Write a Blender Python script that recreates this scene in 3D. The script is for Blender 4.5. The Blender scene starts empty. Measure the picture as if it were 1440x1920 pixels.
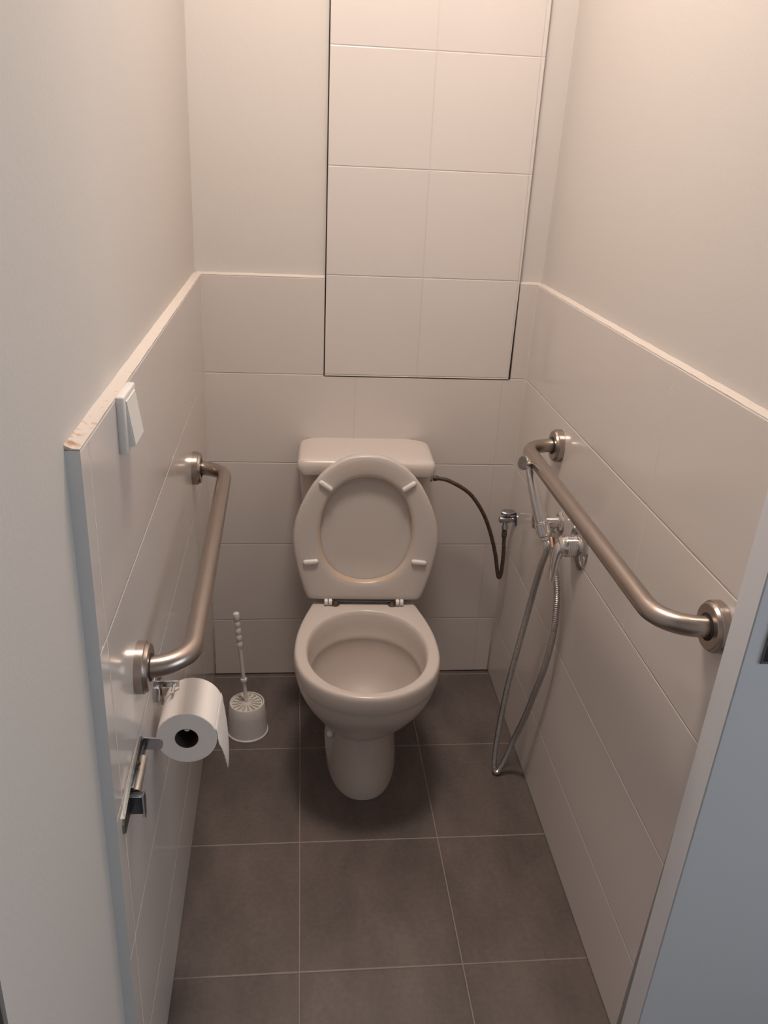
import bpy, bmesh, math, random
from mathutils import Vector, Matrix
random.seed(4)
C = bpy.context.scene.collection
PI = math.pi

# ------------------------------------------------------------------ room measures (metres)
W, H, TH, TW = 0.852, 1.1934, 0.25, 0.4036
def XL(y, z): return -0.0152*y + 0.0048*z          # face of the left tiling
def XR(y, z): return W + 0.0082*y + 0.0183*z       # face of the right tiling
TL, TR, TB = 0.016, 0.012, 0.012                   # tiling thickness left / right / back
CEIL = 2.9

# ------------------------------------------------------------------ helpers
def link(name, me, mats=None, parent=None):
    o = bpy.data.objects.new(name, me); C.objects.link(o)
    if mats:
        for m in (mats if isinstance(mats, (list, tuple)) else [mats]): me.materials.append(m)
    if parent: o.parent = parent
    return o
def obj(name, bm, mats, parent=None, smooth=None, loc=None, rot=None):
    bmesh.ops.recalc_face_normals(bm, faces=bm.faces[:])
    me = bpy.data.meshes.new(name); bm.to_mesh(me); bm.free()
    if smooth is not None:
        for p in me.polygons: p.use_smooth = True
        me.set_sharp_from_angle(angle=math.radians(smooth))
    o = link(name, me, mats, parent)
    if loc: o.location = loc
    if rot: o.rotation_euler = rot
    return o
def thing(name, label, cat, loc=(0, 0, 0), rot=(0, 0, 0), group=None):
    o = bpy.data.objects.new(name, None); C.objects.link(o)
    o.location = loc; o.rotation_euler = rot; o.empty_display_size = 0.05
    return tag(o, label, cat, group)
def tag(o, label, cat, group=None):
    o['label'] = label; o['category'] = cat
    if group: o['group'] = group
    return o
def structure(o):
    o['kind'] = 'structure'; return o
def bm_new(): return bmesh.new()
def hexa(bm, pts, mat=0):
    """pts: 8 points, bottom four (ccw) then top four."""
    v = [bm.verts.new(p) for p in pts]
    fs = []
    for q in ((3, 2, 1, 0), (4, 5, 6, 7), (0, 1, 5, 4), (1, 2, 6, 5), (2, 3, 7, 6), (3, 0, 4, 7)):
        f = bm.faces.new([v[i] for i in q]); f.material_index = mat; fs.append(f)
    return fs
def box(bm, x0, x1, y0, y1, z0, z1, bev=0, seg=2, mat=0):
    b = bmesh.new()
    hexa(b, [(x0, y0, z0), (x1, y0, z0), (x1, y1, z0), (x0, y1, z0), (x0, y0, z1), (x1, y0, z1), (x1, y1, z1), (x0, y1, z1)], mat)
    if bev: bmesh.ops.bevel(b, geom=b.edges[:], offset=bev, segments=seg, affect='EDGES', profile=0.5)
    merge(bm, b)
def merge(bm, b):
    me = bpy.data.meshes.new('t'); b.to_mesh(me); b.free(); bm.from_mesh(me); bpy.data.meshes.remove(me)
def loft(bm, rings, cap0=True, cap1=True, closed=True, mat=0, loop=False):
    vs = [[bm.verts.new(p) for p in r] for r in rings]
    n = len(vs[0])
    pairs = list(zip(vs, vs[1:]))
    if loop: pairs.append((vs[-1], vs[0]))
    for a, b in pairs:
        for i in range(n if closed else n-1):
            j = (i+1) % n
            f = bm.faces.new((a[i], a[j], b[j], b[i])); f.material_index = mat
    if not loop:
        if cap0: bm.faces.new(vs[0][::-1]).material_index = mat
        if cap1: bm.faces.new(vs[-1]).material_index = mat
    return vs
def circ(c, u, v, r, n): return [Vector(c)+Vector(u)*(r*math.cos(2*PI*i/n))+Vector(v)*(r*math.sin(2*PI*i/n)) for i in range(n)]
def frame(d):
    d = Vector(d).normalized()
    a = Vector((0, 0, 1)) if abs(d.z) < 0.9 else Vector((1, 0, 0))
    u = d.cross(a).normalized(); return u, u.cross(d).normalized() * -1
def lathe(bm, origin, axis, prof, n=32, mat=0, cap0=True, cap1=True):
    """prof: list of (distance along axis, radius)."""
    o = Vector(origin); a = Vector(axis).normalized(); u, v = frame(a)
    loft(bm, [circ(o+a*t, u, v, max(r, 1e-4), n) for t, r in prof], cap0, cap1, mat=mat)
def tube(bm, pts, r, n=16, mat=0, caps=True):
    pts = [Vector(p) for p in pts]
    rr = r if callable(r) else (lambda i: r)
    T = []
    for i in range(len(pts)):
        a = pts[max(i-1, 0)]; b = pts[min(i+1, len(pts)-1)]; T.append((b-a).normalized())
    u, v = frame(T[0]); rings = []
    for i, p in enumerate(pts):
        u = (u - T[i]*u.dot(T[i])).normalized(); v = T[i].cross(u)
        rings.append(circ(p, u, v, rr(i), n))
    loft(bm, rings, caps, caps, mat=mat)
def spline(ctrl, per=12):
    P = [Vector(p) for p in ctrl]; P = [P[0]*2-P[1]] + P + [P[-1]*2-P[-2]]; out = []
    for i in range(1, len(P)-2):
        for k in range(per):
            t = k/per
            a, b, c, d = P[i-1], P[i], P[i+1], P[i+2]
            out.append(0.5*((2*b)+(c-a)*t+(2*a-5*b+4*c-d)*t*t+(-a+3*b-3*c+d)*t**3))
    out.append(P[-2]); return out
def resample(pts, step):
    out = [pts[0].copy()]; acc = 0
    for a, b in zip(pts, pts[1:]):
        L = (b-a).length; pos = step-acc
        while pos <= L:
            out.append(a.lerp(b, pos/L)); pos += step
        acc = (acc+L) % step
    return out
def fillet_path(corners, radius, n=10):
    P = [Vector(p) for p in corners]; out = [P[0]]
    for a, b, c in zip(P, P[1:], P[2:]):
        d0 = (a-b).normalized(); d1 = (c-b).normalized(); ang = d0.angle(d1)
        t = radius/math.tan(ang/2); ctr = b+(d0+d1).normalized()*(radius/math.sin(ang/2))
        s = b+d0*t-ctr; e = b+d1*t-ctr; tot = s.angle(e); ax = s.cross(e).normalized()
        for i in range(n+1): out.append(ctr+Matrix.Rotation(tot*i/n, 3, ax) @ s)
    out.append(P[-1]); return out
def interp(tab, t):
    if t <= tab[0][0]: return tab[0][1]
    for (a, va), (b, vb) in zip(tab, tab[1:]):
        if t <= b: return va+(vb-va)*(t-a)/(b-a)
    return tab[-1][1]

# ------------------------------------------------------------------ materials
def mat(name, col, rough=0.5, metal=0.0, bump=None, spec=0.5, coat=0.0, var=0.0, var_scale=8):
    m = bpy.data.materials.new(name); m.use_nodes = True
    nt = m.node_tree; b = nt.nodes['Principled BSDF']
    b.inputs['Base Color'].default_value = (*col, 1); b.inputs['Roughness'].default_value = rough
    b.inputs['Metallic'].default_value = metal; b.inputs['Specular IOR Level'].default_value = spec
    b.inputs['Coat Weight'].default_value = coat
    tc = nt.nodes.new('ShaderNodeTexCoord')
    if bump:
        sc, st, dist = bump
        n = nt.nodes.new('ShaderNodeTexNoise'); n.inputs['Scale'].default_value = sc; n.inputs['Detail'].default_value = 4
        nt.links.new(tc.outputs['Object'], n.inputs['Vector'])
        bp = nt.nodes.new('ShaderNodeBump'); bp.inputs['Strength'].default_value = st; bp.inputs['Distance'].default_value = dist
        nt.links.new(n.outputs['Fac'], bp.inputs['Height']); nt.links.new(bp.outputs['Normal'], b.inputs['Normal'])
    if var:
        n = nt.nodes.new('ShaderNodeTexNoise'); n.inputs['Scale'].default_value = var_scale; n.inputs['Detail'].default_value = 5
        nt.links.new(tc.outputs['Object'], n.inputs['Vector'])
        r = nt.nodes.new('ShaderNodeMapRange'); r.inputs[1].default_value = 0.3; r.inputs[2].default_value = 0.7
        r.inputs[3].default_value = 1-var; r.inputs[4].default_value = 1+var
        nt.links.new(n.outputs['Fac'], r.inputs[0])
        mx = nt.nodes.new('ShaderNodeVectorMath'); mx.operation = 'SCALE'; mx.inputs[0].default_value = col
        nt.links.new(r.outputs[0], mx.inputs['Scale']); nt.links.new(mx.outputs[0], b.inputs['Base Color'])
    return m
def tile_mat(name, axes, u0, v0, w, h, col, grout, rough, mortar=0.0011, floor=False, shift=None):
    m = bpy.data.materials.new(name); m.use_nodes = True
    nt = m.node_tree; N = nt.nodes.new; L = nt.links.new; b = nt.nodes['Principled BSDF']
    tc = N('ShaderNodeTexCoord'); sp = N('ShaderNodeSeparateXYZ'); L(tc.outputs['Object'], sp.inputs[0])
    def off(ax, v):
        a = N('ShaderNodeMath'); a.operation = 'SUBTRACT'; L(sp.outputs[ax], a.inputs[0]); a.inputs[1].default_value = v; return a.outputs[0]
    cb = N('ShaderNodeCombineXYZ'); uo = off(axes[0], u0)
    if shift:
        lt = N('ShaderNodeMath'); lt.operation = 'LESS_THAN'; L(sp.outputs[2], lt.inputs[0]); lt.inputs[1].default_value = shift
        ma = N('ShaderNodeMath'); ma.operation = 'MULTIPLY_ADD'; L(lt.outputs[0], ma.inputs[0]); ma.inputs[1].default_value = 3.0; L(uo, ma.inputs[2]); uo = ma.outputs[0]
    L(uo, cb.inputs[0]); L(off(axes[1], v0), cb.inputs[1])
    def brick(ms, sm):
        t = N('ShaderNodeTexBrick'); t.offset = 0; t.squash = 1
        t.inputs['Scale'].default_value = 1; t.inputs['Mortar Size'].default_value = ms; t.inputs['Mortar Smooth'].default_value = sm
        t.inputs['Brick Width'].default_value = w; t.inputs['Row Height'].default_value = h; t.inputs['Bias'].default_value = 0
        L(cb.outputs[0], t.inputs['Vector']); return t
    t = brick(mortar, 0.15)
    if floor:
        n = N('ShaderNodeTexNoise'); n.inputs['Scale'].default_value = 5; n.inputs['Detail'].default_value = 8; n.inputs['Roughness'].default_value = 0.62
        mp = N('ShaderNodeMapping'); mp.inputs['Scale'].default_value = (1.6, 0.7, 1); L(tc.outputs['Object'], mp.inputs[0]); L(mp.outputs[0], n.inputs['Vector'])
        n2 = N('ShaderNodeTexNoise'); n2.inputs['Scale'].default_value = 90; n2.inputs['Detail'].default_value = 4; L(tc.outputs['Object'], n2.inputs['Vector'])
        ad = N('ShaderNodeMath'); ad.operation = 'MULTIPLY_ADD'; L(n2.outputs['Fac'], ad.inputs[0]); ad.inputs[1].default_value = 0.35; L(n.outputs['Fac'], ad.inputs[2])
        cr = N('ShaderNodeValToRGB'); L(ad.outputs[0], cr.inputs[0])
        cr.color_ramp.elements[0].position = 0.42; cr.color_ramp.elements[0].color = (*[c*0.66 for c in col], 1)
        cr.color_ramp.elements[1].position = 0.88; cr.color_ramp.elements[1].color = (*[c*1.36 for c in col], 1)
        L(cr.outputs[0], t.inputs['Color1']); L(cr.outputs[0], t.inputs['Color2'])
    else:
        t.inputs['Color1'].default_value = (*col, 1); t.inputs['Color2'].default_value = (*[c*0.975 for c in col], 1)
    t.inputs['Mortar'].default_value = (*grout, 1)
    L(t.outputs['Color'], b.inputs['Base Color'])
    mr = N('ShaderNodeMapRange'); L(t.outputs['Fac'], mr.inputs[0]); mr.inputs[3].default_value = rough; mr.inputs[4].default_value = 0.85
    L(mr.outputs[0], b.inputs['Roughness'])
    t2 = brick(mortar*2.2, 1.0)
    bp = N('ShaderNodeBump'); bp.invert = True; bp.inputs['Strength'].default_value = 0.55; bp.inputs['Distance'].default_value = 0.0016
    L(t2.outputs['Fac'], bp.inputs['Height'])
    nz = N('ShaderNodeTexNoise'); nz.inputs['Scale'].default_value = 14 if not floor else 60; nz.inputs['Detail'].default_value = 2
    L(tc.outputs['Object'], nz.inputs['Vector'])
    b2 = N('ShaderNodeBump'); b2.inputs['Strength'].default_value = 0.05 if not floor else 0.08; b2.inputs['Distance'].default_value = 0.002
    L(nz.outputs['Fac'], b2.inputs['Height']); L(bp.outputs['Normal'], b2.inputs['Normal'])
    L(b2.outputs['Normal'], b.inputs['Normal'])
    return m

TILE = (0.65, 0.608, 0.583); GROUT = (0.64, 0.59, 0.555)
M = {}
M['plaster'] = mat('white_plaster', (0.615, 0.585, 0.56), 0.75, bump=(160, 0.12, 0.002), spec=0.3)
M['ceiling'] = mat('ceiling_paint', (0.60, 0.57, 0.54), 0.8, spec=0.3)
M['tile_back'] = tile_mat('tile_back', (0, 2), -0.001, H-5*TH, TW, TH, TILE, GROUT, 0.13)
M['tile_left'] = tile_mat('tile_left', (1, 2), -1.304, H-5*TH-0.001, 8.0, TH, TILE, (0.74, 0.69, 0.65), 0.13, 0.0013)
M['tile_right'] = tile_mat('tile_right', (1, 2), -0.893, H-5*TH, 6.0, TH, TILE, (0.74, 0.69, 0.65), 0.15, 0.0013, shift=0.6934)
M['tile_panel'] = tile_mat('tile_panel', (0, 2), 0.569, 1.2025, 0.2505, 0.2575, (0.67, 0.635, 0.615), GROUT, 0.18)
M['floor'] = tile_mat('floor_tile', (0, 1), 0.2589, -0.3549, 0.3268, 0.3382, (0.112, 0.091, 0.084), (0.27, 0.22, 0.19), 0.42, 0.0014, True)
M['ceramic'] = mat('ceramic', (0.575, 0.52, 0.485), 0.22, spec=0.5)
M['seat'] = mat('seat_plastic', (0.555, 0.51, 0.48), 0.28)
M['white'] = mat('white_plastic', (0.72, 0.70, 0.68), 0.35)
M['steel'] = mat('brushed_steel', (0.46, 0.40, 0.36), 0.30, 1.0, bump=(240, 0.05, 0.001))
M['chrome'] = mat('chrome', (0.80, 0.78, 0.77), 0.10, 1.0)
M['screw_white'] = mat('screw_white', (0.85, 0.82, 0.78), 0.15)
M['edge'] = mat('daylit_edge', (0.62, 0.635, 0.66), 0.5, bump=(90, 0.2, 0.002))  # tile end; the blue of the daylight is put into its colour
M['worn_bowl'] = mat('worn_bowl', (0.54, 0.485, 0.45), 0.5, var=0.03, var_scale=14)
M['zinc'] = mat('zinc', (0.48, 0.50, 0.53), 0.25, 1.0, var=0.15, var_scale=60)
M['rust'] = mat('rust', (0.085, 0.06, 0.045), 0.6, 0.4, var=0.5, var_scale=120)
M['old_zinc'] = mat('old_zinc', (0.30, 0.31, 0.30), 0.3, 1.0, var=0.2, var_scale=80)
M['dark'] = mat('dark_gap', (0.03, 0.022, 0.018), 0.9)
M['paper'] = mat('tissue', (0.82, 0.775, 0.74), 0.95, bump=(220, 0.25, 0.002), spec=0.1)
M['card'] = mat('shaded_card', (0.05, 0.035, 0.028), 0.9)  # roll core; the shade inside the hole is put into the colour
M['door'] = mat('door_daylit', (0.70, 0.725, 0.77), 0.45, bump=(300, 0.04, 0.001))  # white door leaf, tinted with the cool daylight that falls on it
M['dark_metal'] = mat('dark_metal', (0.11, 0.12, 0.14), 0.3, 0.9)
M['hose'] = mat('hose_metal', (0.50, 0.48, 0.47), 0.33, 1.0)
M['brush_cream'] = mat('brush_cream', (0.55, 0.49, 0.38), 0.6)
M['grout_white'] = mat('grout_white', (0.58, 0.53, 0.485), 0.7, bump=(60, 0.4, 0.004), spec=0.2)
M['corner_bead'] = mat('corner_bead', (0.60, 0.545, 0.50), 0.6, spec=0.2)
def bead_stain(m):
    nt = m.node_tree; N = nt.nodes.new; L = nt.links.new; b = nt.nodes['Principled BSDF']
    tc = N('ShaderNodeTexCoord'); sp = N('ShaderNodeSeparateXYZ'); L(tc.outputs['Object'], sp.inputs[0])
    r = N('ShaderNodeMapRange'); L(sp.outputs[2], r.inputs[0]); r.inputs[1].default_value = 0.0; r.inputs[2].default_value = 0.22; r.inputs[3].default_value = 0.55; r.inputs[4].default_value = 0.0
    n = N('ShaderNodeTexNoise'); n.inputs['Scale'].default_value = 30; L(tc.outputs['Object'], n.inputs['Vector'])
    a = N('ShaderNodeMath'); a.operation = 'MULTIPLY'; L(r.outputs[0], a.inputs[0]); L(n.outputs['Fac'], a.inputs[1]); a.use_clamp = True
    k = N('ShaderNodeMath'); k.operation = 'MULTIPLY'; L(a.outputs[0], k.inputs[0]); k.inputs[1].default_value = 2.6; k.use_clamp = True
    mx = N('ShaderNodeMix'); mx.data_type = 'RGBA'; L(k.outputs[0], mx.inputs[0]); mx.inputs[6].default_value = (0.60, 0.545, 0.50, 1); mx.inputs[7].default_value = (0.16, 0.09, 0.04, 1)
    L(mx.outputs[2], b.inputs['Base Color'])
bead_stain(M['corner_bead'])
M['copper'] = mat('worn_brass', (0.42, 0.27, 0.19), 0.35, 1.0)
# chipped ledge: brick-red specks showing through the paint at the near end
def chipped():
    m = mat('chipped_ledge', (0.58, 0.53, 0.485), 0.75, spec=0.2); nt = m.node_tree; N = nt.nodes.new; L = nt.links.new
    b = nt.nodes['Principled BSDF']; tc = N('ShaderNodeTexCoord')
    n = N('ShaderNodeTexNoise'); n.inputs['Scale'].default_value = 95; n.inputs['Detail'].default_value = 5; L(tc.outputs['Object'], n.inputs['Vector'])
    sp = N('ShaderNodeSeparateXYZ'); L(tc.outputs['Object'], sp.inputs[0])
    r = N('ShaderNodeMapRange'); L(sp.outputs[1], r.inputs[0]); r.inputs[1].default_value = -1.36; r.inputs[2].default_value = -1.17
    r.inputs[3].default_value = 0.13; r.inputs[4].default_value = -0.08
    a = N('ShaderNodeMath'); a.operation = 'ADD'; L(n.outputs['Fac'], a.inputs[0]); L(r.outputs[0], a.inputs[1])
    cr = N('ShaderNodeValToRGB'); L(a.outputs[0], cr.inputs[0]); cr.color_ramp.interpolation = 'LINEAR'
    e = cr.color_ramp.elements; e[0].position = 0.56; e[0].color = (0.58, 0.53, 0.485, 1); e[1].position = 0.66; e[1].color = (0.50, 0.36, 0.29, 1)
    k = e.new(0.80); k.color = (0.36, 0.22, 0.15, 1)
    L(cr.outputs[0], b.inputs['Base Color']); return m
M['chipped'] = chipped()
# seat ring with the yellow-brown stain that runs round its opening
def stained_seat():
    m = mat('seat_stained', (0.555, 0.51, 0.48), 0.28); nt = m.node_tree; N = nt.nodes.new; L = nt.links.new
    b = nt.nodes['Principled BSDF']; at = N('ShaderNodeAttribute'); at.attribute_name = 'stain'
    tc = N('ShaderNodeTexCoord'); n = N('ShaderNodeTexNoise'); n.inputs['Scale'].default_value = 9; L(tc.outputs['Object'], n.inputs['Vector'])
    mu = N('ShaderNodeMath'); mu.operation = 'MULTIPLY'; L(at.outputs['Fac'], mu.inputs[0])
    r = N('ShaderNodeMapRange'); L(n.outputs['Fac'], r.inputs[0]); r.inputs[1].default_value = 0.3; r.inputs[2].default_value = 0.65; r.inputs[3].default_value = 0.45; r.inputs[4].default_value = 1.0
    L(r.outputs[0], mu.inputs[1])
    mx = N('ShaderNodeMix'); mx.data_type = 'RGBA'; L(mu.outputs[0], mx.inputs[0])
    mx.inputs[6].default_value = (0.555, 0.51, 0.48, 1); mx.inputs[7].default_value = (0.55, 0.40, 0.28, 1)
    L(mx.outputs[2], b.inputs['Base Color']); return m
M['seat_stained'] = stained_seat()

# ------------------------------------------------------------------ room shell
HY = -3.6
bm = bm_new(); box(bm, -1.4, 2.4, HY, 0.15, -0.08, 0); structure(obj('floor', bm, M['floor']))
bm = bm_new(); box(bm, -1.4, 2.4, HY, 0.15, CEIL, CEIL+0.08); structure(obj('ceiling', bm, M['ceiling']))
# back wall (plaster), left wall, right wall
bm = bm_new(); box(bm, -0.2, 1.15, TB, 0.15, 0, CEIL); structure(obj('wall_back', bm, M['plaster']))
def slab(bm, f0, f1, y0f, y1, z0, z1, mat=0):
    """wall slab between faces f0 (room side) and f1; y0f(z) near end, y1 far end"""
    p = []
    for z in (z0, z1):
        p += [(f0(y0f(z), z), y0f(z), z), (f0(y1, z), y1, z), (f1(y1, z), y1, z), (f1(y0f(z), z), y0f(z), z)]
    return hexa(bm, p, mat)
bm = bm_new(); slab(bm, lambda y, z: XL(y, z)-TL, lambda y, z: -0.2, lambda z: -1.695, 0.05, 0, CEIL)
structure(obj('wall_left', bm, M['plaster']))
near_right = lambda z: -1.195-0.048*z
bm = bm_new(); slab(bm, lambda y, z: XR(y, z)+TR, lambda y, z: 1.15, near_right, 0.05, 0, CEIL)
structure(obj('wall_right', bm, M['plaster']))
bm = bm_new(); box(bm, 1.15, 2.4, -1.19, -1.05, 0, CEIL); structure(obj('wall_front', bm, M['plaster']))
# dark casing where the left wall ends by the camera
bm = bm_new(); box(bm, -0.2, 0.012, -1.74, -1.6955, 0, 2.1, 0.004); structure(obj('trim_1', bm, M['dark_metal']))

# tiled wainscots, lifted a few millimetres off the floor (dark open joint)
G = 0.004
def ledge(bm, f, t, y0f, y1, sgn, mat):
    """sloping grout/paint fillet on top of the tiling"""
    p0 = [(f(y, H)-sgn*0.0, y) for y in (y0f(H), y1)]
    return p0
def back_part(name, x0, x1, z1):
    bm = bm_new(); fs = []
    box(bm, x0, x1, 0.0, TB+0.002, G, z1, 0.0012, 2)
    return structure(obj(name, bm, M['tile_back'], smooth=35))
# back tiling, notched round the access panel
bm = bm_new()
P0, P1, PZ = 0.3205, 0.8235, 0.9425
def quad_notch():
    b = bmesh.new()
    prof = [(XL(0, 0)-0.003, G), (XR(0, 0)+0.003, G), (XR(0, H)+0.003, H), (P1+0.0035, H), (P1+0.0035-0.0005, PZ-0.0035), (P0-0.0035, PZ-0.0035), (P0-0.0035, H), (XL(0, H)-0.003, H)]
    f = b.faces.new([b.verts.new((x, 0.0, z)) for x, z in prof])
    r = bmesh.ops.extrude_face_region(b, geom=[f])
    bmesh.ops.translate(b, verts=[v for v in r['geom'] if isinstance(v, bmesh.types.BMVert)], vec=(0, TB, 0))
    return b
b = quad_notch(); structure(obj('trim_2', b, M['tile_back']))
# left tiling
bm = bm_new(); slab(bm, XL, lambda y, z: XL(y, z)-TL, lambda z: -1.343, -0.0, G, H)[5].material_index = 1
structure(obj('trim_3', bm, [M['tile_left'], M['edge']]))
bm = bm_new(); slab(bm, XR, lambda y, z: XR(y, z)+TR, lambda z: near_right(z)+0.002, -0.0, G, H)
structure(obj('trim_4', bm, M['tile_right']))
# painted grout fillets along the top of the tiling
def fillet(name, f, back, y0, y1, h, m, wob=0.0):
    bm = bm_new(); rings = []
    n = max(2, int(abs(y1-y0)/0.02))
    for i in range(n+1):
        y = y0+(y1-y0)*i/n; z = H + random.uniform(-wob, wob)
        rings.append([(f(y, H), y, H-0.0005), (f(y, H), y, z+0.0015), ((f(y, H)+back(y, H))/2, y, z+h*0.35), (back(y, H), y, z+h), (back(y, H), y, H-0.0005)])
    loft(bm, rings); return structure(obj(name, bm, m, smooth=50))
fillet('trim_5', XL, lambda y, z: XL(y, z)-TL, -1.343, -0.0, 0.006, M['chipped'], 0.0006)
fillet('trim_6', XR, lambda y, z: XR(y, z)+TR, near_right(H), -0.0, 0.006, M['grout_white'], 0.0005)
def fillet_b(name, x0, x1):
    bm = bm_new(); rings = []; n = max(2, int((x1-x0)/0.02))
    for i in range(n+1):
        x = x0+(x1-x0)*i/n; z = H+random.uniform(-0.0005, 0.0005)
        rings.append([(x, 0, H-0.0005), (x, 0, z+0.0015), (x, TB/2, z+0.003), (x, TB, z+0.006), (x, TB, H-0.0005)])
    loft(bm, rings); return structure(obj(name, bm, M['grout_white'], smooth=50))
fillet_b('trim_7', XL(0, H)-0.012, P0-0.0035); fillet_b('trim_8', P1+0.0035, XR(0, H)+0.01)

# white grout beads in the two inner corners
for nm, f, d in (('trim_9', XL, 1), ('trim_10', XR, -1)):
    bm = bm_new(); loft(bm, [[(f(0, zz)-d*0.001, 0.001, zz), (f(0, zz)+d*0.0035, -0.0002, zz), (f(0, zz)+d*0.0014, -0.0014, zz), (f(0, zz)-d*0.0002, -0.0035, zz)] for zz in (G, 0.3, 0.6, 0.9, H)])
    structure(obj(nm, bm, M['corner_bead'], smooth=60))

# tiled access panel above the cistern
ap = thing('access_panel', 'tall white tiled access panel with dark gaps on the back wall', 'panel', (0, 0, 0))
bm = bm_new(); b = bmesh.new()
prof = [(P0, PZ), (P1-0.0035, PZ), (P1+0.0005, H+0.01), (P1+0.0085, 2.3), (P0, 2.3)]
f = b.faces.new([b.verts.new((x, -0.0005, z)) for x, z in prof])
r = bmesh.ops.extrude_face_region(b, geom=[f])
bmesh.ops.translate(b, verts=[v for v in r['geom'] if isinstance(v, bmesh.types.BMVert)], vec=(0, 0.0085, 0))
obj('tile_face', b, M['tile_panel'], ap)
bm = bm_new(); box(bm, P0-0.0028, P1+0.003, 0.008, TB-0.0002, PZ-0.003, 2.3); obj('backing_frame', bm, M['dark'], ap)

# sliding door leaf, pushed to the right outside the opening
def lf(z): return -1.212-0.048*z
def ln(z): return -1.262-0.048*z
b = bmesh.new()
hexa(b, [(0.8385, ln(0.01), 0.01), (1.75, ln(0.01), 0.01), (1.75, lf(0.01), 0.01), (0.8385, lf(0.01), 0.01),
         (0.8385, ln(2.1), 2.1), (1.75, ln(2.1), 2.1), (1.75, lf(2.1), 2.1), (0.8385, lf(2.1), 2.1)])
bmesh.ops.bevel(b, geom=b.edges[:], offset=0.0018, segments=2, affect='EDGES')
door = structure(obj('door_1', b, M['door'], smooth=30))
b = bmesh.new()
def dp(x, z, d): return (x, ln(z)-d, z)
hexa(b, [dp(0.8615, 0.8925, 0.003), dp(0.9175, 0.8925, 0.003), dp(0.9175, 0.8925, -0.001), dp(0.8615, 0.8925, -0.001),
         dp(0.8615, 1.0595, 0.003), dp(0.9175, 1.0595, 0.003), dp(0.9175, 1.0595, -0.001), dp(0.8615, 1.0595, -0.001)])
bmesh.ops.bevel(b, geom=b.edges[:], offset=0.001, segments=2, affect='EDGES')
pl = obj('pull_plate', b, M['zinc'], door, smooth=30)
b = bmesh.new()
hexa(b, [dp(0.8650, 0.8975, 0.0038), dp(0.9135, 0.8975, 0.0038), dp(0.9135, 0.8975, 0.002), dp(0.8650, 0.8975, 0.002),
         dp(0.8650, 1.0545, 0.0038), dp(0.9135, 1.0545, 0.0038), dp(0.9135, 1.0545, 0.002), dp(0.8650, 1.0545, 0.002)])
obj('finger_recess', b, M['dark_metal'], pl)

# ------------------------------------------------------------------ toilet
toilet = thing('toilet', 'white ceramic close-coupled toilet with its seat and lid raised', 'toilet', (0.433, 0, 0), (0, 0, -0.03))
NS = 64
# outline at the rim: half width against local y (front negative)
RIMW = [(-0.6925, 0.0), (-0.688, 0.042), (-0.678, 0.07), (-0.655, 0.108), (-0.625, 0.138), (-0.585, 0.161), (-0.54, 0.1725), (-0.495, 0.176), (-0.44, 0.174),
        (-0.39, 0.1675), (-0.34, 0.157), (-0.29, 0.143), (-0.25, 0.131), (-0.20, 0.122), (-0.12, 0.117), (-0.05, 0.114), (-0.03, 0.09), (-0.025, 0.0)]
def rim_point(k, n):
    """k-th of n points round the rim outline, evenly spread in angle"""
    a = 2*PI*k/n
    cy = -0.42
    dx, dy = math.sin(a), -math.cos(a)
    lo, hi = 0.0, 0.6
    for _ in range(40):
        mid = (lo+hi)/2; y = cy+dy*mid; x = abs(dx*mid)
        inside = -0.6925 < y < -0.025 and x < interp(RIMW, y)
        if inside: lo = mid
        else: hi = mid
    return (dx*lo, cy+dy*lo)
RIM = [rim_point(k, NS) for k in range(NS)]
for _ in range(2):
    RIM = [tuple((RIM[i-1][j]+2*RIM[i][j]+RIM[(i+1) % NS][j])/4 for j in (0, 1)) for i in range(NS)]
def sup(k, n, cx, a, yf, yb, p=2.3):
    t = 2*PI*k/n; s, c = math.sin(t), -math.cos(t)
    cy = (yf+yb)/2; l = (yb-yf)/2
    return (cx+a*math.copysign(abs(s)**(2/p), s), cy+l*math.copysign(abs(c)**(2/p), c))
def mixr(A, B, t): return [(a[0]*(1-t)+b[0]*t, a[1]*(1-t)+b[1]*t) for a, b in zip(A, B)]
def inset(R, d):
    out = []
    for i in range(NS):
        a, b = R[i-1], R[(i+1) % NS]; tx, ty = b[0]-a[0], b[1]-a[1]; l = math.hypot(tx, ty) or 1
        out.append((R[i][0]-ty/l*d, R[i][1]+tx/l*d))
    return out
def shrink(R, sx, sy, cy): return [(x*sx, cy+(y-cy)*sy) for x, y in R]
NECK = [sup(k, NS, 0, 0.086, -0.520, -0.10, 2.4) for k in range(NS)]
FOOT = [sup(k, NS, 0, 0.0945, -0.560, -0.10, 2.3) for k in range(NS)]
BOWL = [sup(k, NS, 0, 0.120, -0.585, -0.10, 2.1) for k in range(NS)]
z = lambda R, h: [(x, y, h) for x, y in R]
opening = [sup(k, NS, 0, 0.1455, -0.6655, -0.308, 2.08) for k in range(NS)]
chk = inset(RIM, 0.01); sgn = 1 if abs(chk[NS//4][0]) < abs(RIM[NS//4][0]) else -1
ins = lambda R, d: inset(R, d*sgn)
outer = [z(FOOT, 0.0), z(FOOT, 0.012), z(mixr(FOOT, NECK, 0.35), 0.05), z(mixr(FOOT, NECK, 0.8), 0.095), z(NECK, 0.138)]
for k in range(19):
    q = k/18; h = 0.150+q*(0.3485-0.150)
    outer.append(z(mixr(NECK, RIM, 0.955*(1-(1-q)**1.5)), h))
outer += [z(ins(RIM, 0.0035), 0.353), z(ins(RIM, 0.0012), 0.359), z(RIM, 0.368), z(RIM, 0.386), z(ins(RIM, 0.001), 0.393), z(ins(RIM, 0.0028), 0.3975), z(ins(RIM, 0.006), 0.3995), z(ins(RIM, 0.009), 0.400)]
cyo = -0.487
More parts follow.
